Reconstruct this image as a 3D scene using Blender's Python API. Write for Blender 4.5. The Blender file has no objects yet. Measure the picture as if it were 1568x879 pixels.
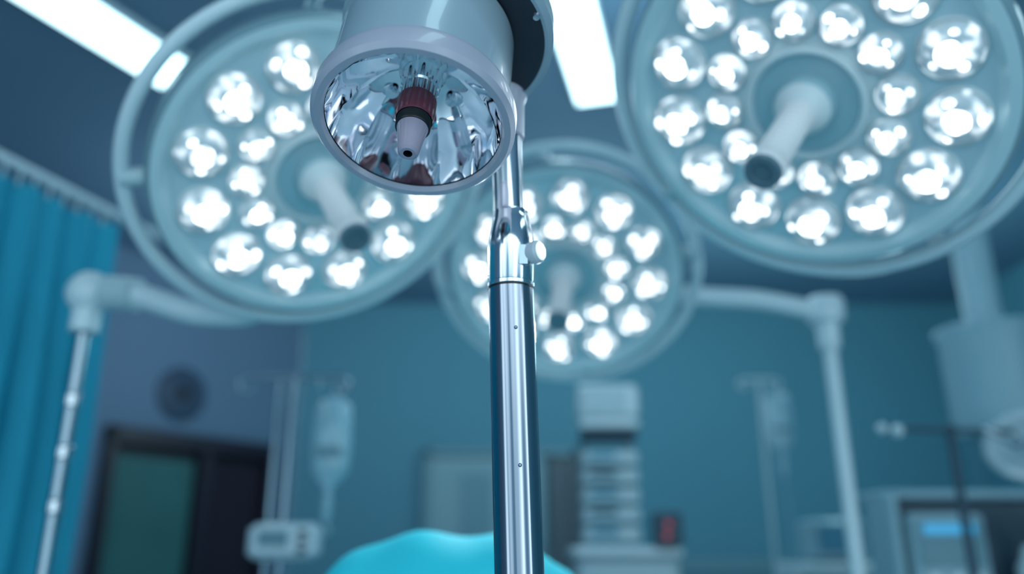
import bpy, math, random
from mathutils import Vector, Matrix
random.seed(4)
H = 1.12          # lens height above the floor
CEIL = 3.60
sc = bpy.context.scene
sc.view_settings.view_transform = 'Standard'
sc.view_settings.look = 'None'
sc.view_settings.exposure = 0.0

# ------------------------------------------------------------------ materials
def lin(h):
    h = h.lstrip('#'); o = []
    for i in (0, 2, 4):
        c = int(h[i:i+2], 16)/255
        o.append(c/12.92 if c <= .04045 else ((c+.055)/1.055)**2.4)
    return (o[0], o[1], o[2], 1)

def mat(name, col, rough=.5, metal=0, emis=None, estr=0, var=.06, vscale=6, bump=0, bscale=40, coat=0, trans=0, alpha=1):
    m = bpy.data.materials.new(name); m.use_nodes = True
    nt = m.node_tree; b = nt.nodes['Principled BSDF']
    c = lin(col)
    tc = nt.nodes.new('ShaderNodeTexCoord')
    nz = nt.nodes.new('ShaderNodeTexNoise'); nz.inputs['Scale'].default_value = vscale
    nz.inputs['Detail'].default_value = 3
    nt.links.new(tc.outputs['Object'], nz.inputs['Vector'])
    mx = nt.nodes.new('ShaderNodeMix'); mx.data_type = 'RGBA'
    mx.inputs[6].default_value = tuple(x*(1-var) for x in c[:3])+(1,)
    mx.inputs[7].default_value = tuple(min(1, x*(1+var)) for x in c[:3])+(1,)
    nt.links.new(nz.outputs['Fac'], mx.inputs[0])
    nt.links.new(mx.outputs[2], b.inputs['Base Color'])
    b.inputs['Roughness'].default_value = rough
    b.inputs['Metallic'].default_value = metal
    b.inputs['Coat Weight'].default_value = coat
    b.inputs['Transmission Weight'].default_value = trans
    b.inputs['Alpha'].default_value = alpha
    if emis:
        b.inputs['Emission Color'].default_value = lin(emis)
        b.inputs['Emission Strength'].default_value = estr
    if bump:
        n2 = nt.nodes.new('ShaderNodeTexNoise'); n2.inputs['Scale'].default_value = bscale
        nt.links.new(tc.outputs['Object'], n2.inputs['Vector'])
        bp = nt.nodes.new('ShaderNodeBump'); bp.inputs['Strength'].default_value = bump
        bp.inputs['Distance'].default_value = .01
        nt.links.new(n2.outputs['Fac'], bp.inputs['Height'])
        nt.links.new(bp.outputs['Normal'], b.inputs['Normal'])
    return m

def bulbmat(name, lo, hi, t0, t1, scale, sample=True):
    m = bpy.data.materials.new(name); m.use_nodes = True
    nt = m.node_tree; b = nt.nodes['Principled BSDF']
    b.inputs['Base Color'].default_value = lin('#b9ccd4'); b.inputs['Roughness'].default_value = .06
    b.inputs['Coat Weight'].default_value = .6; b.inputs['Coat Roughness'].default_value = .03
    b.inputs['Emission Color'].default_value = lin('#f2fbff')
    tc = nt.nodes.new('ShaderNodeTexCoord')
    nz = nt.nodes.new('ShaderNodeTexNoise'); nz.inputs['Scale'].default_value = scale
    nz.inputs['Detail'].default_value = 1
    nt.links.new(tc.outputs['Object'], nz.inputs['Vector'])
    mr = nt.nodes.new('ShaderNodeMapRange')
    mr.inputs['From Min'].default_value = t0; mr.inputs['From Max'].default_value = t1
    mr.inputs['To Min'].default_value = lo; mr.inputs['To Max'].default_value = hi
    nt.links.new(nz.outputs['Fac'], mr.inputs['Value'])
    nt.links.new(mr.outputs['Result'], b.inputs['Emission Strength'])
    if not sample: m.cycles.emission_sampling = 'NONE'
    return m

M = {}
M['wall'] = mat('wall_paint', '#5893a5', .7, var=.08, vscale=.8)
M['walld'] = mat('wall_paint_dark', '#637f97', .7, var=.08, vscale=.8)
M['ceil'] = mat('ceiling_paint', '#6789a0', .8, var=.05, vscale=1)
M['floor'] = mat('vinyl_floor', '#7fa6b3', .3, var=.12, vscale=2)
M['trim'] = mat('trim_grey', '#6f97a3', .5)
M['column'] = mat('pendant_enamel', '#8fb4c0', .4)
M['frame'] = mat('door_frame_dark', '#1f1829', .4)
M['darkroom'] = mat('dark_room_sheet', '#1e1829', .8)  # shade of the unlit room beyond, put into a flat colour
M['door'] = mat('door_laminate', '#86a9b2', .45, var=.1, vscale=1.5)
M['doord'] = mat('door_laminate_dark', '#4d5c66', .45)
M['panel'] = mat('fluorescent_panel', '#ffffff', .5, emis='#c8f2fc', estr=4)
M['white'] = mat('white_enamel', '#cfe0e6', .3, coat=.3)
M['white2'] = mat('offwhite_plastic', '#b4cbd2', .45)
M['dish'] = mat('dish_enamel', '#bfd9df', .28, coat=.4)
M['plate'] = mat('dish_front_cover', '#b4cfd8', .3, coat=.5, var=.1, vscale=5)
M['rimm'] = mat('rim_band', '#75939f', .3, coat=.3)
M['hub'] = mat('hub_teal', '#9dc0ca', .3, coat=.5)
M['hubw'] = mat('hub_ring', '#d0dde1', .35)
M['handle'] = mat('handle_sleeve', '#dadee0', .4)
M['hcap'] = mat('handle_cap', '#5c7684', .35)
M['chrome'] = mat('chrome', '#d8dee4', .08, 1, var=.02)
M['chrome2'] = mat('chrome_brushed', '#9fb0bb', .2, 1, var=.04)
M['steeld'] = mat('steel_tube', '#a0a6b2', .12, 1, var=.05, vscale=12)
M['curtain'] = mat('curtain_fabric', '#1a9fbb', .75, var=.12, vscale=3)
M['drape'] = mat('surgical_drape_cloth', '#20ccdf', .65, var=.06, vscale=4, bump=.3, bscale=9)
M['lampbody'] = mat('lamp_housing_paint', '#98acb9', .28, coat=.5, var=.04)
M['lamprim'] = mat('lamp_rim_plastic', '#abacbc', .35, coat=.3, var=.04)
M['gapmark'] = mat('gap_shade_and_marks', '#1f2733', .5)  # painted shade for the gap behind the housing, also collar ticks
M['refl'] = mat('mirror_reflector', '#f4f2f8', .04, 1, var=.02, vscale=20, bump=.07, bscale=12)
M['maroon'] = mat('bulb_ceramic_maroon', '#7c3a49', .3, coat=.4, var=.15, vscale=60)
M['black'] = mat('black_plastic', '#14161d', .4)
M['tip'] = mat('bulb_tip_grey', '#a79db0', .35, coat=.3)
M['knob'] = mat('knob_plastic', '#b7c3cc', .4)
M['bag'] = mat('iv_bag_film', '#9fc6d2', .2, coat=.6, var=.25, vscale=14)
M['screen'] = mat('display_screen', '#0d3c55', .2, emis='#1f9fd8', estr=.9)
M['red'] = mat('red_indicator', '#a02030', .3, emis='#ff3b45', estr=.3)
M['dark'] = mat('dark_equipment', '#2f4a5a', .5)
M['blueeq'] = mat('blue_equipment', '#3787a2', .45)
M['spk'] = mat('speaker_grille', '#33475f', .6)
M['green'] = mat('room_glow_panel', '#2b565e', .6, emis='#2f9a8c', estr=.06, var=.6, vscale=1.2)  # glow of the lit room beyond, put into the panel colour
M['core'] = bulbmat('led_lens_core', 1.6, 7, .40, .56, 45)
M['spark'] = bulbmat('led_lens_highlight', 2.0, 4.5, .40, .55, 45, False)
M['lens'] = bulbmat('led_lens_rim', .08, 1.3, .48, .70, 34, False)

# ------------------------------------------------------------------ mesh builder
class MB:
    def __init__(s):
        s.v = []; s.f = []; s.mi = []; s.ms = []
    def _m(s, m):
        m = M[m]
        if m not in s.ms: s.ms.append(m)
        return s.ms.index(m)
    def add(s, vs, fs, m, mx=None):
        o = len(s.v); k = s._m(m)
        for p in vs:
            p = Vector(p)
            s.v.append(mx @ p if mx else p)
        for f in fs:
            s.f.append([i+o for i in f]); s.mi.append(k)
    def box(s, c, d, m, mx=None, b=.006):
        b = min(b, min(d)*.3)
        c = Vector(c); hx, hy, hz = d[0]/2, d[1]/2, d[2]/2
        vs = []; fs = []
        def ring(ix, z):
            x, y = hx-ix, hy-ix; q = b
            return [(x, -y+q, z), (x, y-q, z), (x-q, y, z), (-x+q, y, z), (-x, y-q, z), (-x, -y+q, z), (-x+q, -y, z), (x-q, -y, z)]
        for ix, z in ((b, -hz), (0, -hz+b), (0, hz-b), (b, hz)):
            vs += [tuple(c+Vector(p)) for p in ring(ix, z)]
        for r in range(3):
            for i in range(8):
                j = (i+1) % 8
                fs.append([r*8+i, r*8+j, r*8+8+j, r*8+8+i])
        fs.append([7, 6, 5, 4, 3, 2, 1, 0]); fs.append([24+i for i in range(8)])
        s.add(vs, fs, m, mx)
    def lathe(s, prof, m, mx=None, seg=48, mats=None, cap=True):
        n = len(prof)
        rings = []
        vs = []
        for r, z in prof:
            if r < 1e-6:
                rings.append([len(vs)]); vs.append((0, 0, z))
            else:
                rings.append(list(range(len(vs), len(vs)+seg)))
                for i in range(seg):
                    a = 2*math.pi*i/seg
                    vs.append((r*math.cos(a), r*math.sin(a), z))
        groups = {}
        for k in range(n-1):
            a, b2 = rings[k], rings[k+1]
            mm = mats[k] if mats else m
            g = groups.setdefault(mm, [])
            if len(a) == 1 and len(b2) == 1: continue
            for i in range(seg):
                j = (i+1) % seg
                if len(a) == 1: g.append([a[0], b2[j], b2[i]])
                elif len(b2) == 1: g.append([a[i], a[j], b2[0]])
                else: g.append([a[i], a[j], b2[j], b2[i]])
        off = len(s.v)
        for p in vs:
            p = Vector(p); s.v.append(mx @ p if mx else p)
        for mm, g in groups.items():
            k = s._m(mm)
            for f in g:
                s.f.append([i+off for i in f]); s.mi.append(k)
    def tube(s, pts, r, m, mx=None, seg=16, closed=False, sm=True):
        pts = [Vector(p) for p in pts]
        rs = r if isinstance(r, (list, tuple)) else [r]*len(pts)
        n = len(pts); vs = []; fs = []
        prev = None
        for i, p in enumerate(pts):
            if closed: t = pts[(i+1) % n]-pts[i-1]
            elif i == 0: t = pts[1]-p
            elif i == n-1: t = p-pts[i-1]
            else: t = (pts[i+1]-p).normalized()+(p-pts[i-1]).normalized()
            t.normalize()
            if prev is None:
                a = t.orthogonal().normalized()
            else:
                a = (prev-t*prev.dot(t)).normalized()
            prev = a; b = t.cross(a)
            for k in range(seg):
                w = 2*math.pi*k/seg
                vs.append(p+(a*math.cos(w)+b*math.sin(w))*rs[i])
        for i in range(n if closed else n-1):
            i2 = (i+1) % n
            for k in range(seg):
                k2 = (k+1) % seg
                fs.append([i*seg+k, i*seg+k2, i2*seg+k2, i2*seg+k])
        if not closed:
            fs.append([k for k in range(seg)][::-1]); fs.append([(n-1)*seg+k for k in range(seg)])
        s.add(vs, fs, m, mx)
    def torus(s, R, r, z, m, mx=None, seg=72):
        s.tube([(R*math.cos(2*math.pi*i/seg), R*math.sin(2*math.pi*i/seg), z) for i in range(seg)], r, m, mx, 14, True)
    def ball(s, c, r, m, mx=None, sx=1, sy=1, sz=1, seg=24):
        pr = [(math.sin(math.pi*i/12), -math.cos(math.pi*i/12)) for i in range(13)]
        pr[0] = (0, -1); pr[-1] = (0, 1)
        T = Matrix.Translation(Vector(c)) @ Matrix.Diagonal((r*sx, r*sy, r*sz, 1))
        s.lathe(pr, m, (mx @ T) if mx else T, seg)
    def make(s, name, parent=None, ang=35, flat=False):
        me = bpy.data.meshes.new(name)
        me.from_pydata([tuple(p) for p in s.v], [], s.f)
        for m in s.ms: me.materials.append(m)
        me.polygons.foreach_set('material_index', s.mi)
        me.polygons.foreach_set('use_smooth', [not flat]*len(s.f))
        me.update()
        if not flat: me.set_sharp_from_angle(angle=math.radians(ang))
        o = bpy.data.objects.new(name, me); sc.collection.objects.link(o)
        if parent: o.parent = parent
        return o

def empty(name, loc=(0, 0, 0)):
    e = bpy.data.objects.new(name, None); e.empty_display_size = .1
    e.location = loc
    sc.collection.objects.link(e); return e

def make_at(mb, name, parent, ang=35, flat=False):
    loc = Vector(parent.location)
    mb.v = [p-loc for p in mb.v]
    return mb.make(name, parent, ang, flat)

def axis(origin, d, roll=0):
    return Matrix.Translation(Vector(origin)) @ Vector(d).to_track_quat('Z', 'Y').to_matrix().to_4x4() @ Matrix.Rotation(roll, 4, 'Z')

def bez(pts, n=24):
    P = [Vector(p) for p in pts]; P = [P[0]*2-P[1]]+P+[P[-1]*2-P[-2]]
    out = []
    for i in range(1, len(P)-2):
        for k in range(n):
            t = k/n
            a, b, c, d = P[i-1], P[i], P[i+1], P[i+2]
            out.append(.5*((2*b)+(c-a)*t+(2*a-5*b+4*c-d)*t*t+(3*b-a-3*c+d)*t**3))
    out.append(P[-2]); return out

# ------------------------------------------------------------------ room shell
XL, XR, YB, YF = -3.95, 4.6, 8.2, -1.6
T = .12
def wallbox(name, c, d, m, rot=0):
    mb = MB(); mb.box((0, 0, 0), d, m, None, .002)
    o = mb.make(name); o.location = c; o.rotation_euler[2] = rot; return o
wallbox('floor', ((XL+XR)/2, (YB+YF)/2, -.06), (XR-XL+2.0, YB-YF+2.4, .12), 'floor')
wallbox('ceiling', ((XL+XR)/2, (YB+YF)/2, CEIL+.06), (XR-XL+2.0, YB-YF+2.4, .12), 'ceil')
A0 = Vector((-3.95, 5.643)); dA = Vector((.574, .819)).normalized()
A1 = A0+dA*((YB-A0.y)/dA.y)
wallbox('wall_left', (XL-T/2, (YF+A0.y)/2, CEIL/2), (T, A0.y-YF, CEIL), 'walld')
wallbox('wall_right', (XR+T/2, (YF+YB)/2, CEIL/2), (T, YB-YF, CEIL), 'wall')
wallbox('wall_back', ((A1.x+XR)/2, YB+T/2, CEIL/2), (XR-A1.x, T, CEIL), 'wall')
angA = math.atan2(dA.y, dA.x); nA = Vector((-dA.y, dA.x))
Lw = (A1-A0).length
o0, o1, otop = 1.17, 2.86, 2.10
mb = MB()
mb.box((o0/2, T/2, CEIL/2), (o0, T, CEIL), 'walld', None, .002)
mb.box(((o1+Lw)/2, T/2, CEIL/2), (Lw-o1, T, CEIL), 'walld', None, .002)
mb.box(((o0+o1)/2, T/2, (otop+CEIL)/2), (o1-o0, T, CEIL-otop), 'walld', None, .002)
w = mb.make('wall_angled'); w.location = (A0.x, A0.y, 0); w.rotation_euler[2] = angA
mb = MB()
fw = .09
mb.box((o0+fw/2, 0, otop/2), (fw, .18, otop), 'frame')
mb.box((o1-fw/2, 0, otop/2), (fw, .18, otop), 'frame')
mb.box(((o0+o1)/2, 0, otop-.07), (o1-o0, .18, .14), 'frame')
xm = o0+(o1-o0)*.56
mb.box((xm, 0, otop/2), (.12, .14, otop-.1), 'frame')
mb.box(((o0+xm)/2, .05, 1.05), (xm-o0-.1, .03, 1.9), 'frame')
mb.box(((o0+xm)/2, .03, 1.15), (xm-o0-.16, .03, 1.45), 'green')  # glowing sheet stands in for the lit room beyond
mb.box(((xm+o1)/2, .05, 1.05), (o1-xm-.1, .03, 1.95), 'darkroom')  # dark sheet stands in for the unlit room beyond
d = mb.make('window_1'); d.location = (A0.x, A0.y, 0.0); d.rotation_euler[2] = angA
mb = MB()
dx0, dx1, dt = -.86, .66, 2.08
mb.box(((dx0+dx1)/2, 0, dt-.03), (dx1-dx0, .10, .07), 'trim')
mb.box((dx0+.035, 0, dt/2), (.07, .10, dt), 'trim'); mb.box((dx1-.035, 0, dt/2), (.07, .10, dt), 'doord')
mb.box(((dx0+.33)/2+.02, .02, dt/2-.03), (.33-dx0-.08, .05, dt-.08), 'door')
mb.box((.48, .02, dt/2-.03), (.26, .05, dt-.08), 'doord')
mb.box((-.35, -.01, 1.5), (.3, .02, .7), 'trim'); mb.box((.26, -.03, 1.0), (.03, .05, .4), 'chrome2')
d = mb.make('door_1'); d.location = (0, YB-.08, 0)
for nm, c, dd in (('baseboard_back', ((A1.x+XR)/2, YB-.01, .05), (XR-A1.x-.1, .02, .10)), ('baseboard_right', (XR-.01, (YF+YB)/2, .05), (.02, YB-YF-.1, .10)), ('baseboard_left', (XL+.01, (YF+A0.y)/2, .05), (.02, A0.y-YF-.1, .10))):
    wallbox(nm, c, dd, 'trim')
wallbox('trim_1', (2.6, YB-.015, 1.0), (3.6, .03, .14), 'trim')

def ceiling_light(c, ang, L=1.3, W=.27):
    e = empty('ceiling_light_fixture', (c[0], c[1], CEIL)); e.rotation_euler[2] = -ang
    mb = MB(); mb.box((0, 0, -.025), (W, L, .05), 'white'); mb.make('housing', e)
    mb = MB(); mb.box((0, 0, -.052), (W-.03, L-.03, .012), 'panel', None, .004)
    mb.make('diffuser', e)
d2 = math.radians
ceiling_light((-2.12, 3.17), d2(26), 1.55, .33)
ceiling_light((.33, 3.46), d2(14), 1.3, .25)
for c in ((-2.6, .2), (.2, .0), (2.7, .2), (2.9, 3.4)):  # extra fixtures out of view, added for light and chrome reflections
    ceiling_light(c, d2(14), 1.5, .33)

pv = A0+dA*(.71+1.1)
e = empty('wall_speaker', (pv.x, pv.y, 2.44))
mx = axis((0, 0, 0), (dA.y, -dA.x, 0))
mb = MB()
mb.lathe([(0, .02), (.04, .024), (.06, .02), (.065, .03), (.12, .035), (.125, .045), (.17, .045), (.2, .04), (.235, .02), (.24, 0)], 'spk', mx, 40,
         mats=['black', 'black', 'black', 'spk', 'dark', 'spk', 'dark', 'spk', 'spk'])
mb.make('grille', e)

# ------------------------------------------------------------------ curtain
dr = Vector((.305, .952, 0))
p0 = Vector((-1.70, 2.44, 0))
e = empty('privacy_curtain', (-1.86, 1.95, 0))
mb = MB()
n = 260; rows = 14; s0, s1 = -1.6, .53
vs = []; fs = []
nr = Vector((dr.y, -dr.x, 0))
for j in range(rows+1):
    z = 2.32-(2.32-.22)*j/rows
    for i in range(n+1):
        s_ = s0+(s1-s0)*i/n
        fl = j/rows
        a = .018+.028*min(1, fl*2.5)
        ph = 2*math.pi*s_/.125+.9*math.sin(s_*5)+.25*math.sin(z*3+s_*2)
        off = a*math.sin(ph)+.012*math.sin(ph*.37+z*2)
        q = p0+dr*(s_+.01*math.sin(ph*2))+nr*off
        vs.append((q.x, q.y, z))
for j in range(rows):
    for i in range(n):
        a = j*(n+1)+i
        fs.append([a, a+1, a+n+2, a+n+1])
mb.add(vs, fs, 'curtain'); make_at(mb, 'cloth', e, 80)
mb = MB()
ra = p0+dr*(-1.75); rb = p0+dr*1.15
mb.tube([(ra.x, ra.y, 2.37), (rb.x, rb.y, 2.37)], .018, 'white', None, 12)
for s_ in (-1.5, -.3, 1.1):
    q = p0+dr*s_; mb.tube([(q.x, q.y, 2.37), (q.x, q.y, CEIL)], .009, 'white', None, 10)
for i in range(34):
    q = p0+dr*(s0+i*.0625); mb.tube([(q.x, q.y, 2.36), (q.x, q.y, 2.305)], .006, 'white2', None, 8)
make_at(mb, 'rail', e)

# ------------------------------------------------------------------ surgical lights
def surgical_head(parent, ctr, nrm, roll, nout, nin, sc_=1.0):
    mx = axis(ctr, nrm, roll) @ Matrix.Scale(sc_, 4)
    mb = MB()
    mb.lathe([(.105, .004), (.125, .0), (.298, .0), (.316, .014), (.334, .012), (.343, -.004), (.341, -.035), (.322, -.065), (.26, -.10), (.16, -.125), (.09, -.13), (.085, -.17), (0, -.17)],
             'dish', mx, 96, mats=['hubw', 'plate', 'dish', 'dish', 'rimm', 'rimm', 'dish', 'dish', 'dish', 'dish', 'dish', 'dish'])
    make_at(mb, 'dish', parent, 28)
    mb = MB()
    mb.lathe([(.107, .002), (.107, .014), (.100, .018), (.094, .012), (.090, .006), (.055, .006), (.05, .03), (.036, .045), (.030, .055)],
             'hub', mx, 64, mats=['hubw', 'hubw', 'hubw', 'hub', 'hub', 'hub', 'hubw', 'hubw'])
    pr = [(.030, .055), (.0285, .06)]
    for k in range(10):
        z = .075+k*.016
        pr += [(.0285, z), (.0272, z+.003), (.0285, z+.006)]
    pr += [(.0285, .240), (.031, .244), (.031, .263), (.028, .270), (.018, .270), (.016, .265), (0, .265)]
    mts = ['handle']*(len(pr)-1)
    for k in (1, 2, 3, 4): mts[-k] = 'hcap'
    mb.lathe(pr, 'handle', mx, 40, mats=mts)
    make_at(mb, 'sterile_handle', parent, 40)
    mb = MB()
    def bulb(x, y, R):
        t = mx @ Matrix.Translation((x, y, 0)) @ Matrix.Rotation(random.random()*6, 4, 'Z')
        h = R*.5
        def hz(q): return .004+h*max(0, 1-q*q)**.5
        mb.lathe([(R*1.07, -.001), (R*1.07, .006), (R*1.01, .009), (R*.99, .004)], 'hubw', t, 28)
        qs = [.99, .93, .8, .62, .42, .2, 0]
        mb.lathe([(R*q, hz(q) if q < .99 else .004) for q in qs], 'lens', t, 24,
                 mats=['lens', 'lens', 'lens', 'lens', 'core', 'core'])
        for k in range(3):
            a = k*2.1+random.random()*.8; q = random.uniform(.55, .72)
            mb.ball((R*q*math.cos(a), R*q*math.sin(a), hz(q)-.001), R*random.uniform(.13, .24), 'spark', t, 1, 1, .3, 10)
    for i in range(nout):
        a = 2*math.pi*(i+.5)/nout; bulb(.245*math.cos(a), .245*math.sin(a), .050)
    for i in range(nin):
        a = 2*math.pi*i/nin; bulb(.152*math.cos(a), .152*math.sin(a), .0350)
    make_at(mb, 'led_lenses', parent, 60)
    mb = MB()
    mb.torus(.380, .015, -.03, 'white', mx, 96)
    for a in (0, math.pi):
        mb.tube([(.33*math.cos(a), .33*math.sin(a), -.03), (.385*math.cos(a), .385*math.sin(a), -.03)], .02, 'white2', mx)
    for a in (math.pi/2, -math.pi/2):
        c_, s_ = math.cos(a), math.sin(a)
        mb.tube(bez([(.378*c_, .378*s_, -.03), (.33*c_, .33*s_, -.11), (.2*c_, .2*s_, -.165), (0, 0, -.18)], 8), .014, 'white', mx, 12)
    mb.lathe([(0, -.165), (.06, -.165), (.06, -.2), (.04, -.215), (0, -.215)], 'white', mx, 32)
    make_at(mb, 'yoke_ring', parent)
    L = bpy.data.lights.new('operating_beam', 'SPOT'); L.energy = 18; L.spot_size = math.radians(100); L.spot_blend = .8
    L.shadow_soft_size = .02; L.color = (.85, .97, 1)
    lo = bpy.data.objects.new('operating_beam', L); sc.collection.objects.link(lo)
    lo.location = (mx @ Vector((0, 0, .30)))-Vector(parent.location)
    lo.rotation_euler = (-Vector(nrm)).to_track_quat('Z', 'Y').to_euler(); lo.parent = parent
    return mx @ Vector((0, 0, -.2))

def floor_base(parent, x, y, R=.30, m='white'):
    mb = MB()
    for k in range(5):
        a = 2*math.pi*k/5+.3; c_, s_ = math.cos(a), math.sin(a)
        mb.tube([(x, y, .13), (x+R*.5*c_, y+R*.5*s_, .115), (x+R*c_, y+R*s_, .09)], [.028, .022, .016], m, None, 12)
        wx, wy = x+R*c_, y+R*s_
        mb.tube([(wx, wy, .09), (wx, wy, .06)], .009, 'chrome2', None, 10)
        mb.tube([(wx-.012*s_, wy+.012*c_, .03), (wx+.012*s_, wy-.012*c_, .03)], .03, 'black', None, 20)
    mb.lathe([(0, .09), (.05, .09), (.055, .12), (.045, .16), (.03, .17), (0, .17)], m, Matrix.Translation((x, y, 0)), 28)
    make_at(mb, 'caster_base', parent)

e = empty('surgical_light', (-1.03, 1.9, 0))
boss = surgical_head(e, (-.405, 1.57, H+.757), (.42, -.53, -.74), .35, 12, 12, 1.0)
floor_base(e, -1.03, 1.9)
mb = MB()
J = Vector((-1.03, 1.9, H+.60))
mb.tube([(J.x, J.y, .15), (J.x, J.y, 1.0)], .019, 'chrome2', None, 20)
mb.tube([(J.x, J.y, 1.0), (J.x, J.y, J.z-.05)], .015, 'chrome2', None, 20)
mb.lathe([(.019, .98), (.028, .985), (.028, 1.05), (.019, 1.06)], 'chrome2', Matrix.Translation((J.x, J.y, 0)), 24)
for zz in (1.2, 1.32, 1.44): mb.lathe([(.015, zz), (.019, zz+.005), (.019, zz+.03), (.015, zz+.035)], 'chrome', Matrix.Translation((J.x, J.y, 0)), 20)
make_at(mb, 'pole', e)
mb = MB()
mb.ball(J, .055, 'white')
mb.lathe([(.022, -.10), (.034, -.095), (.034, -.04), (.045, 0), (.0, .0)], 'white', Matrix.Translation(J), 24)
mb.tube(bez([J, (-.90, 1.87, H+.585), (-.72, 1.85, H+.535), (-.58, 1.86, H+.58), (boss.x-.03, boss.y+.04, boss.z-.06), boss], 10), .030, 'white', None, 18)
mb.tube([J+Vector((.05, -.01, 0)), J+Vector((.13, -.03, -.012))], .042, 'white2', None, 20)
make_at(mb, 'spring_arm', e)

e = empty('surgical_light', (1.0, 2.5, 0))
boss = surgical_head(e, (.152, 2.24, H+.765), (-.12, -.68, -.72), .1, 12, 12, 1.0)
floor_base(e, 1.0, 2.5, .15)
mb = MB(); J = Vector((1.0, 2.5, H+.725))
mb.tube([(J.x, J.y, .15), (J.x, J.y, J.z-.05)], .022, 'white', None, 20)
make_at(mb, 'pole', e)
mb = MB()
mb.lathe([(0, -.12), (.034, -.115), (.036, -.04), (.055, -.03), (.06, .03), (.05, .05), (0, .055)], 'white', Matrix.Translation(J), 28)
mb.tube(bez([J, (.78, 2.46, H+.755), (.54, 2.42, H+.76), (.35, 2.44, H+.82), (boss.x+.04, boss.y+.04, boss.z), boss], 10), .030, 'white', None, 18)
make_at(mb, 'spring_arm', e)

e = empty('surgical_light', (.78, 1.62, CEIL))
boss = surgical_head(e, (.530, 1.295, H+.770), (-.50, -.45, -.74), .2, 13, 12, 1.0)
mb = MB()
mb.tube(bez([boss, (.68, 1.42, H+1.0), (.74, 1.55, H+1.3), (.78, 1.62, H+1.6)], 10)+[Vector((.78, 1.62, CEIL-.03))], .03, 'white', None, 18)
mb.lathe([(0, 0), (.12, 0), (.12, -.04), (.06, -.09), (.03, -.1)], 'white', Matrix.Translation((.78, 1.62, CEIL)), 32)
make_at(mb, 'ceiling_arm', e)

# ------------------------------------------------------------------ foreground examination lamp
N = Vector((-.06, -.31, -.95)).normalized()
C = Vector((-.109, .80, H+.446))
e = empty('examination_lamp', (.0385, .93, 0))
mx = axis(C, N)
mb = MB()
mb.lathe([(.098, -.002), (.101, .004), (.108, .004), (.113, -.002), (.1135, -.020), (.110, -.030), (.1045, -.034), (.1035, -.05), (.1025, -.145), (.1015, -.150)],
         'lampbody', mx, 96, mats=['lamprim', 'lamprim', 'lamprim', 'lamprim', 'lamprim', 'lamprim', 'lampbody', 'lampbody', 'lampbody'])
mb.lathe([(.1015, -.150), (.094, -.151), (.094, -.162), (.101, -.163)], 'gapmark', mx, 96)  # dark ring stands in for the shaded gap before the flange
mb.lathe([(.101, -.163), (.103, -.168), (.102, -.24), (.09, -.262), (.05, -.27), (0, -.27)], 'lampbody', mx, 96)
make_at(mb, 'housing', e, 30)
mb = MB()
mf = axis(C-N*.165+Vector((.022, .006, 0)), N)
mb.lathe([(0, .014), (.118, .014), (.122, .0141), (.129, .008), (.129, -.016), (.122, -.024), (0, -.026)], 'lampbody', mf, 96, mats=['gapmark', 'lampbody', 'lampbody', 'lampbody', 'lampbody', 'lampbody'])  # front face painted dark as shade around the housing
for k in range(6):
    a = k*math.pi/3+.2
    mb.lathe([(0, .0175), (.004, .0175), (.005, .014)], 'chrome', mf @ Matrix.Translation((.115*math.cos(a), .115*math.sin(a), 0)), 14)
make_at(mb, 'mounting_flange', e, 30)
mb = MB()
NF = 12; vs = []; fs = []
prof = [(.0975, -.004), (.096, -.02), (.090, -.045), (.079, -.068), (.062, -.087), (.042, -.099), (.022, -.104)]
SUB = 8
for r, z in prof:
    for k in range(NF*SUB):
        a = 2*math.pi*k/(NF*SUB); f = (k % SUB)/SUB
        rr = r*(1-.045*math.sin(math.pi*f)*(1 if r < .097 else 0))
        vs.append((rr*math.cos(a), rr*math.sin(a), z))
W_ = NF*SUB
for j in range(len(prof)-1):
    for k in range(W_):
        k2 = (k+1) % W_
        fs.append([j*W_+k, (j+1)*W_+k, (j+1)*W_+k2, j*W_+k2])
mb.add(vs, fs, 'refl', mx)
mb.lathe([(.022, -.104), (0, -.104)], 'chrome2', mx, 40)
make_at(mb, 'reflector', e, 24)
mb = MB()
mb.lathe([(.028, -.104), (.028, -.088), (.024, -.084), (.0225, -.06), (.0205, -.058), (.0205, -.042)], 'chrome', mx, 40)
mb.lathe([(.0205, -.042), (.0220, -.040), (.0220, -.012), (.0205, -.009)], 'maroon', mx, 40)
pr = []
for k in range(4):
    pr += [(.0195, -.009+k*.003), (.0178, -.0078+k*.003), (.0195, -.0062+k*.003)]
mb.lathe(pr+[(.0185, .004), (.0175, .004)], 'black', mx, 40)
mb.lathe([(.0175, .004), (.0165, .008), (.0135, .026), (.0115, .040), (.0085, .0425), (.005, .0425)], 'tip', mx, 40)
mb.lathe([(.005, .0425), (.0045, .034), (0, .034)], 'black', mx, 24)
for a in (1.2, 2.2, 3.6, 5.2):
    t = mx @ Matrix.Translation((.05*math.cos(a), .05*math.sin(a), -.095))
    mb.lathe([(.008, -.002), (.008, .008), (.006, .011), (0, .011)], 'chrome', t, 20)
make_at(mb, 'halogen_bulb', e, 35)
def px(z): return -.0015+(.31-(z-H))*.0281
mb = MB()
zc0, zc1 = H+.302, H+.394
mb.tube([(px(.13), .93, .13), (px(zc0), .93, zc0)], .0270, 'steeld', None, 48)
mb.tube([(px(zc1), .93, zc1-.01), (px(H+.585), .93, H+.590)], .0190, 'chrome', None, 40)
for z in (H+.245, H+.09):
    mb.ball((px(z)+.004, .93-.0268, z), .0022, 'chrome2')
make_at(mb, 'pole', e)
mb = MB()
t = Matrix.Translation((px(zc0), .93, zc0))
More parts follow.
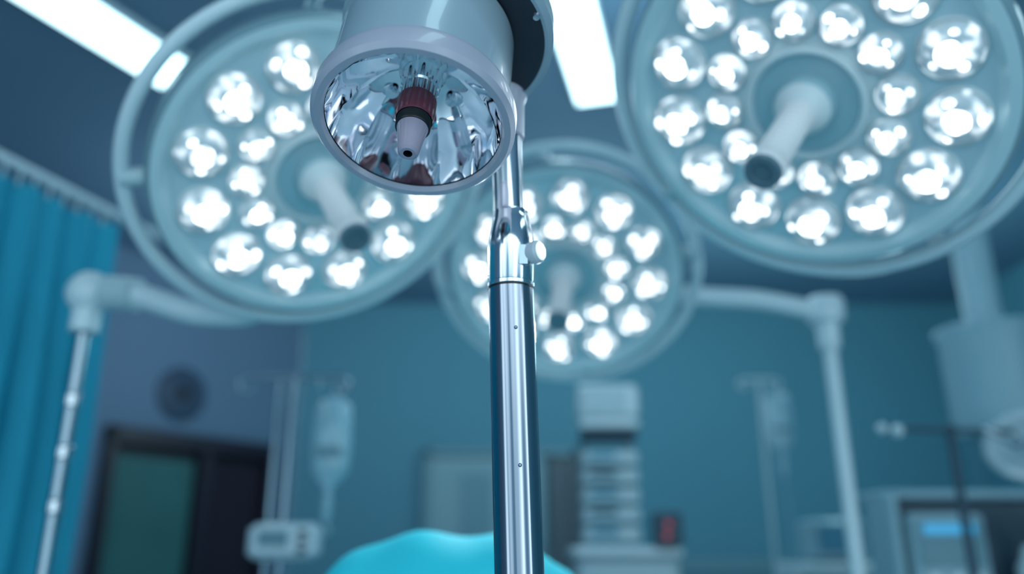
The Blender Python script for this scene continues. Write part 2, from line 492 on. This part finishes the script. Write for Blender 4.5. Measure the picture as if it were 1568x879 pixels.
mb.lathe([(.0268, -.002), (.0282, -.001), (.0282, .003), (.0262, .0045), (.0268, .008), (.0280, .045), (.0276, .062), (.0236, .084), (.0220, .092), (.0220, .096), (.019, .097)], 'chrome', t, 56)
mb.lathe([(.0272, -.004), (.0276, -.003), (.0276, -.0015), (.027, -.001)], 'black', t, 56)
for k in range(8):
    a = math.radians(172)
    mb.box((.0274*math.cos(a), .0274*math.sin(a), .012+.004*k), (.002, .004, .0012), 'gapmark', t, .0003)
mb.box((.012, -.0255, .033), (.012, .003, .026), 'chrome2', t @ Matrix.Rotation(.1, 4, 'Z'), .001)
make_at(mb, 'clamp_collar', e)
mb = MB()
kd = Vector((.82, -.57, 0)).normalized()
tk = axis(Vector((px(zc0), .93, zc0+.037)), kd)
mb.lathe([(.006, .022), (.006, .033)], 'chrome', tk, 20)
mb.lathe([(0, .027), (.010, .027), (.0135, .030), (.0142, .035), (.0138, .040), (.011, .043), (0, .044)], 'knob', tk, 32)
make_at(mb, 'clamp_knob', e)
mb = MB()
mb.lathe([(.0195, 0), (.022, .002), (.0225, .05), (.026, .06), (.026, .085), (0, .09)], 'lamprim', Matrix.Translation((px(H+.5), .93, H+.50)), 32)
make_at(mb, 'knuckle', e)
floor_base(e, .0385, .93, .27, 'steeld')

# ------------------------------------------------------------------ operating table + patient drape
e = empty('operating_table', (-.115, 2.35, 0))
mb = MB()
mb.box((-.115, 2.35, .05), (.5, .9, .1), 'white2', None, .02)
mb.box((-.115, 2.35, .4), (.26, .36, .62), 'chrome2', None, .02)
mb.box((-.115, 2.35, .74), (.40, 1.6, .06), 'dark', None, .01)
mb.box((-.115, 2.35, .81), (.42, 1.64, .08), 'blueeq', None, .03)
make_at(mb, 'table_frame', e)
mb = MB()
nx, ny = 90, 90; vs = []; fs = []
def ridge(y):
    t = (y-1.50)/1.75
    h = .292-.05*t+.02*math.sin(t*9+1)
    edge = min(1, (t+.0)/.10) if t < .10 else 1
    edge2 = min(1, (1-t)/.06) if t > .94 else 1
    return h*math.sin(max(0, edge)*math.pi/2)**.6*max(0.0, edge2)**.5 if min(edge, edge2) > 0 else 0
for j in range(ny+1):
    y = 1.50+1.75*j/ny
    for i in range(nx+1):
        s_ = -1+2*i/nx
        a = abs(s_)
        if a < .62:
            q = a/.62
            x = .345*q**.95
            z = .855+ridge(y)*max(0, 1-q**2.5)**.75
        else:
            q = (a-.62)/.38
            x = .345+.02*math.sin(q*1.5)+.015*q*math.sin(y*26+(3 if s_ > 0 else 0))
            z = .855-.42*q
        x *= (1 if s_ > 0 else -1)
        fold = .006*math.sin(y*17+s_*4)+.006*math.sin(s_*22+y*6)+.006*math.sin(s_*9-y*12)
        z += fold*(1 if a < .6 else 0)
        yy = y+.012*math.sin(s_*14)*(1 if j in (0, ny) else .5)
        vs.append((-.115+x, yy, z))
for j in range(ny):
    for i in range(nx):
        a = j*(nx+1)+i
        fs.append([a, a+1, a+nx+2, a+nx+1])
for row, sg in ((0, -1), (ny, 1)):
    base = len(vs)
    idx = [row*(nx+1)+i for i in range(nx+1)]
    for i in idx:
        p = vs[i]; vs.append((p[0], p[1]+sg*(.02+.01*math.sin(p[0]*40)), min(.45, p[2])))
    for k in range(nx):
        fs.append([idx[k], idx[k+1], base+k+1, base+k])
mb.add(vs, fs, 'drape')
make_at(mb, 'surgical_drape', e, 80)

# ------------------------------------------------------------------ IV stands
def iv_bag(mb, x, y, ztop, s=1.0):
    mb.tube([(x, y, ztop+.03), (x, y, ztop)], .004, 'chrome2', None, 8)
    n_ = 14; vs = []; fs = []
    prof = [(0, .012, .004), (-.01, .035, .01), (-.03, .055, .016), (-.08, .06, .024), (-.16, .062, .032), (-.22, .058, .03), (-.25, .04, .018), (-.27, .016, .01), (-.29, .012, .01)]
    for z, a, b in prof:
        for k in range(n_):
            w = 2*math.pi*k/n_
            vs.append((x+a*s*math.cos(w), y+b*s*math.sin(w), ztop+z*s))
    for j in range(len(prof)-1):
        for k in range(n_):
            k2 = (k+1) % n_; fs.append([j*n_+k, j*n_+k2, (j+1)*n_+k2, (j+1)*n_+k])
    fs.append(list(range(n_))); fs.append([(len(prof)-1)*n_+k for k in range(n_)][::-1])
    mb.add(vs, fs, 'bag')
    zb = ztop-.29*s
    mb.lathe([(.004, 0), (.014*s, -.01), (.014*s, -.07*s), (.004, -.085*s)], 'bag', Matrix.Translation((x, y, zb)), 14)
    mb.box((x, y-.033*s, ztop-.17*s), (.075*s, .004, .03*s), 'trim', None, .001)
    return zb-.085*s

def iv_stand(x, y, ztop, halfw, bags, pump_z=None, twin=False, m='chrome2'):
    e = empty('iv_stand', (x, y, 0))
    mb = MB()
    mb.tube([(x, y, .14), (x, y, ztop)], .013, m, None, 14)
    if twin: mb.tube([(x-.055, y+.01, .95), (x-.055, y+.01, ztop)], .011, m, None, 14)
    mb.tube([(x-halfw, y, ztop), (x+halfw, y, ztop)], .011, m, None, 12)
    for sg in (-1, 1):
        mb.tube(bez([(x+sg*halfw, y, ztop), (x+sg*(halfw+.02), y, ztop-.02), (x+sg*(halfw+.01), y, ztop-.05), (x+sg*(halfw-.015), y, ztop-.055), (x+sg*(halfw-.03), y, ztop-.035)], 6), .009, m, None, 10)
    mb.tube([(x+.5*halfw, y, ztop), (x+.5*halfw, y, ztop-.04)], .006, m, None, 8)
    make_at(mb, 'pole', e)
    floor_base(e, x, y, .26, m)
    mb = MB()
    for bx, s in bags:
        zz = iv_bag(mb, x+bx, y-.01, ztop-.075, s)
        zend = pump_z if pump_z else .9
        mb.tube(bez([(x+bx, y-.01, zz), (x+bx+.01, y-.01, (zz+zend)/2), (x+bx*.4, y-.05, zend)], 10), .0035, 'bag', None, 8)
    make_at(mb, 'iv_bags', e)
    if pump_z:
        mb = MB()
        mb.box((x+.03, y-.06, pump_z), (.24, .10, .12), 'white', None, .02)
        mb.box((x+.0, y-.113, pump_z+.01), (.10, .01, .05), 'trim', None, .003)
        for k in range(3): mb.box((x+.10, y-.113, pump_z+.03-k*.03), (.03, .01, .018), 'dark', None, .003)
        mb.box((x, y-.01, pump_z), (.05, .06, .05), 'dark', None, .008)
        make_at(mb, 'infusion_pump', e)
iv_stand(-.81, 3.0, 1.74, .185, [(.155, 1.2)], 1.155, True)
iv_stand(1.44, 4.7, 2.08, .10, [(.09, 1.3)], None, False, 'white2')

# ------------------------------------------------------------------ equipment cart with pump rack
e = empty('medical_equipment_cart', (.49, 4.1, 0))
mb = MB()
cx, cy = .51, 4.1
mb.box((cx+.02, cy, .62), (.46, .40, .95), 'white2', None, .02)
mb.box((cx+.02, cy, 1.12), (.50, .44, .05), 'white', None, .015)
for k in range(4):
    mb.box((cx+.02, cy-.205, .28+k*.21), (.42, .02, .17), 'blueeq', None, .006)
    mb.tube([(cx-.08, cy-.235, .30+k*.21), (cx+.12, cy-.235, .30+k*.21)], .007, 'chrome2', None, 8)
mb.box((cx+.20, cy-.20, 1.22), (.13, .10, .15), 'dark', None, .01)
for k in range(2):
    mb.lathe([(0, .012), (.011, .01), (.013, 0)], 'red', axis((cx+.19+.01*k, cy-.25, 1.19+.05*k), (0, -1, 0)), 14)
for sx in (-1, 1):
    for sy in (-1, 1):
        mb.tube([(cx+.02+sx*.18, cy+sy*.15, .16), (cx+.02+sx*.18, cy+sy*.15, .05)], .012, 'chrome2', None, 10)
        mb.tube([(cx+sx*.18, cy+sy*.15, .05), (cx+.04+sx*.18, cy+sy*.15, .05)], .05, 'black', None, 20)
make_at(mb, 'cart_body', e)
mb = MB()
rx = .475
mb.box((rx-.12, cy+.06, 1.52), (.02, .03, .8), 'chrome2'); mb.box((rx+.12, cy+.06, 1.52), (.02, .03, .8), 'chrome2')
for k in range(5):
    z = 1.20+k*.088
    mb.box((rx, cy-.02, z), (.27, .17, .072), 'white2', None, .01)
    mb.box((rx-.04, cy-.107, z+.006), (.12, .008, .035), 'dark' if k % 2 else 'blueeq', None, .002)
    mb.tube([(rx+.07, cy-.12, z), (rx+.07, cy-.10, z)], .014, 'white', None, 16)
    mb.tube([(rx-.11, cy-.13, z-.01), (rx+.03, cy-.13, z-.01)], .010, 'bag', None, 12)
mb.box((rx, cy-.02, 1.66), (.27, .17, .045), 'dark', None, .01)
mb.box((rx, cy-.03, 1.715), (.29, .2, .045), 'white', None, .01)
mb.box((rx, cy-.02, 1.83), (.30, .18, .17), 'white', None, .02)
mb.box((rx-.02, cy-.113, 1.835), (.22, .008, .11), 'white2', None, .004)
mb.box((rx, cy-.02, 1.75), (.10, .10, .03), 'dark', None, .004)
make_at(mb, 'pump_rack', e)

# ------------------------------------------------------------------ ceiling pendant column
e = empty('ceiling_pendant', (2.1, 3.5, CEIL))
mb = MB()
t = Matrix.Translation((2.1, 3.5, 0))
mb.lathe([(0, CEIL), (.16, CEIL), (.16, CEIL-.05), (.075, CEIL-.08), (.075, H+.98), (.1, H+.95), (.21, H+.94), (.215, H+.92), (.20, H+.89), (.195, H+.55), (.175, H+.47), (.12, H+.46), (0, H+.46)],
         'column', t, 48)
make_at(mb, 'column', e)
mb = MB()
mb.tube(bez([(2.1, 3.5, H+.47), (2.1, 3.42, H+.40), (2.06, 3.3, H+.38)], 8), .03, 'white2')
td = axis((2.03, 3.22, H+.40), (-.35, -.6, -.7))
mb.lathe([(0, -.08), (.06, -.075), (.13, -.045), (.165, 0), (.17, .02), (.155, .028), (.14, .01), (0, .005)], 'white', td, 40)
mb.lathe([(.02, .005), (.018, .09), (0, .095)], 'white2', td, 20)
make_at(mb, 'spot_lamp', e)

# ------------------------------------------------------------------ anaesthesia machine
e = empty('anaesthesia_machine', (1.80, 3.15, 0))
mb = MB()
ax, ay = 1.80, 3.15
mb.box((ax, ay, .52), (.72, .5, .78), 'white2', None, .02)
for k in range(3):
    mb.box((ax-.02, ay-.255, .30+k*.22), (.6, .02, .18), 'trim', None, .006)
    mb.tube([(ax-.15, ay-.285, .32+k*.22), (ax+.12, ay-.285, .32+k*.22)], .008, 'chrome2', None, 8)
mb.box((ax, ay-.03, .93), (.80, .58, .04), 'white', None, .012)
mb.box((ax, ay+.12, 1.13), (.76, .22, .36), 'dark', None, .015)
mb.box((ax, ay+.12, 1.325), (.84, .26, .035), 'column', None, .012)
for sx in (-.40, .40): mb.box((ax+sx, ay+.05, 1.14), (.035, .22, .38), 'column', None, .012)
mb.box((ax-.22, ay-.03, 1.12), (.28, .07, .27), 'column', None, .012)
mb.box((ax-.22, ay-.068, 1.15), (.24, .01, .16), 'trim', None, .004)
mb.box((ax-.22, ay-.075, 1.20), (.19, .006, .035), 'screen', None, .002)
for k in range(3): mb.lathe([(0, .03), (.018, .028), (.02, 0)], 'white', axis((ax-.30+.08*k, ay-.066, 1.03), (0, -1, 0)), 16)
for k in range(3):
    t = Matrix.Translation((ax+.05+.13*k, ay-.08, .95))
    mb.lathe([(0, 0), (.045, 0), (.05, .02), (.05, .12), (.03, .15), (.02, .19), (0, .2)], 'blueeq' if k == 1 else 'white2', t, 24)
for sx in (-.3, .3):
    for sy in (-.2, .2):
        mb.tube([(ax+sx, ay+sy, .14), (ax+sx, ay+sy, .06)], .014, 'chrome2', None, 10)
        mb.tube([(ax+sx-.02, ay+sy, .06), (ax+sx+.02, ay+sy, .06)], .06, 'black', None, 20)
make_at(mb, 'machine_body', e)
mb = MB()
for k in range(2):
    pts = bez([(ax+.1+.13*k, ay-.1, 1.14), (ax+.02+.1*k, ay-.24, 1.26), (ax-.02+.14*k, ay-.36, 1.10), (ax+.05+.2*k, ay-.33, .9)], 20)
    mb.tube(pts, [.017+.003*(i % 2) for i in range(len(pts))], 'dark', None, 12)
make_at(mb, 'breathing_hoses', e)

sx0, sy0 = 1.452, 2.72
e = empty('instrument_stand', (sx0, sy0, 0))
mb = MB()
zx = H+.385
mb.tube([(sx0, sy0, .14), (sx0, sy0, zx)], .014, 'dark', None, 14)
mb.tube([(sx0-.215, sy0, zx+.005), (sx0, sy0, zx), (sx0+.21, sy0, zx-.005)], .009, 'dark', None, 12)
mb.ball((sx0-.225, sy0, zx+.005), .017, 'white'); mb.ball((sx0-.18, sy0-.01, zx-.004), .02, 'white')
mb.ball((sx0, sy0, zx), .02, 'dark')
mb.tube(bez([(sx0+.21, sy0, zx-.005), (sx0+.23, sy0, zx-.03), (sx0+.21, sy0, zx-.05), (sx0+.17, sy0-.01, zx-.035), (sx0+.1, sy0-.01, zx+.01)], 8), .009, 'chrome2', None, 10)
make_at(mb, 'pole', e)
floor_base(e, sx0, sy0, .09, 'dark')

e = empty('supply_cabinet', (1.85, 5.0, 0))
mb = MB()
mb.box((1.95, 5.2, .53), (.62, .45, 1.06), 'white2', None, .02)
for k in range(4): mb.box((1.95, 4.97, .18+k*.24), (.56, .02, .2), 'trim', None, .005); mb.tube([(1.87, 4.945, .2+k*.24), (2.03, 4.945, .2+k*.24)], .008, 'chrome2', None, 8)
mb.box((1.95, 5.2, 1.19), (.34, .25, .24), 'column', None, .02)
mb.box((1.95, 5.07, 1.20), (.26, .015, .16), 'blueeq', None, .004)
mb.box((1.95, 5.2, 1.065), (.2, .2, .03), 'dark')
make_at(mb, 'cabinet_body', e)

# ------------------------------------------------------------------ unseen fill lights added to brighten walls and ceiling
def fill_light(loc, energy, col, r=.35):
    L = bpy.data.lights.new('fill_light', 'POINT'); L.energy = energy; L.shadow_soft_size = r; L.color = col
    o = bpy.data.objects.new('fill_light', L); sc.collection.objects.link(o); o.location = loc
fill_light((-1.7, 5.6, 2.95), 36, (.68, .84, 1))
fill_light((.45, 6.0, 2.95), 40, (.58, .9, 1))
fill_light((2.6, 5.6, 2.9), 46, (.54, .92, 1))
fill_light((.4, 2.9, 2.9), 26, (.62, .87, 1))

# ------------------------------------------------------------------ world: made-up bright bands for fill and chrome streaks
w = bpy.data.worlds.new('world'); sc.world = w; w.use_nodes = True
nt = w.node_tree; bg = nt.nodes['Background']
tc = nt.nodes.new('ShaderNodeTexCoord')
mp = nt.nodes.new('ShaderNodeMapping'); mp.inputs['Scale'].default_value = (1, 1, .10)
mp.inputs['Location'].default_value = (.6, .4, 0)
nt.links.new(tc.outputs['Generated'], mp.inputs['Vector'])
nz = nt.nodes.new('ShaderNodeTexNoise'); nz.inputs['Scale'].default_value = 2.6; nz.inputs['Detail'].default_value = 0.5
nt.links.new(mp.outputs['Vector'], nz.inputs['Vector'])
cr = nt.nodes.new('ShaderNodeValToRGB')
cr.color_ramp.elements[0].position = .42; cr.color_ramp.elements[0].color = lin('#46667a')
cr.color_ramp.elements[1].position = .62; cr.color_ramp.elements[1].color = lin('#d8f0f8')
nt.links.new(nz.outputs['Fac'], cr.inputs['Fac'])
nt.links.new(cr.outputs['Color'], bg.inputs['Color'])
bg.inputs[1].default_value = 3.2

cam = bpy.data.cameras.new('camera'); co = bpy.data.objects.new('camera', cam); sc.collection.objects.link(co)
co.location = (0, 0, H); co.rotation_euler = (math.radians(90+18), 0, 0)
cam.sensor_width = 36; cam.lens = 28.7; cam.clip_start = .05
cam.dof.use_dof = True; cam.dof.focus_distance = .89; cam.dof.aperture_fstop = 1.3
sc.camera = co
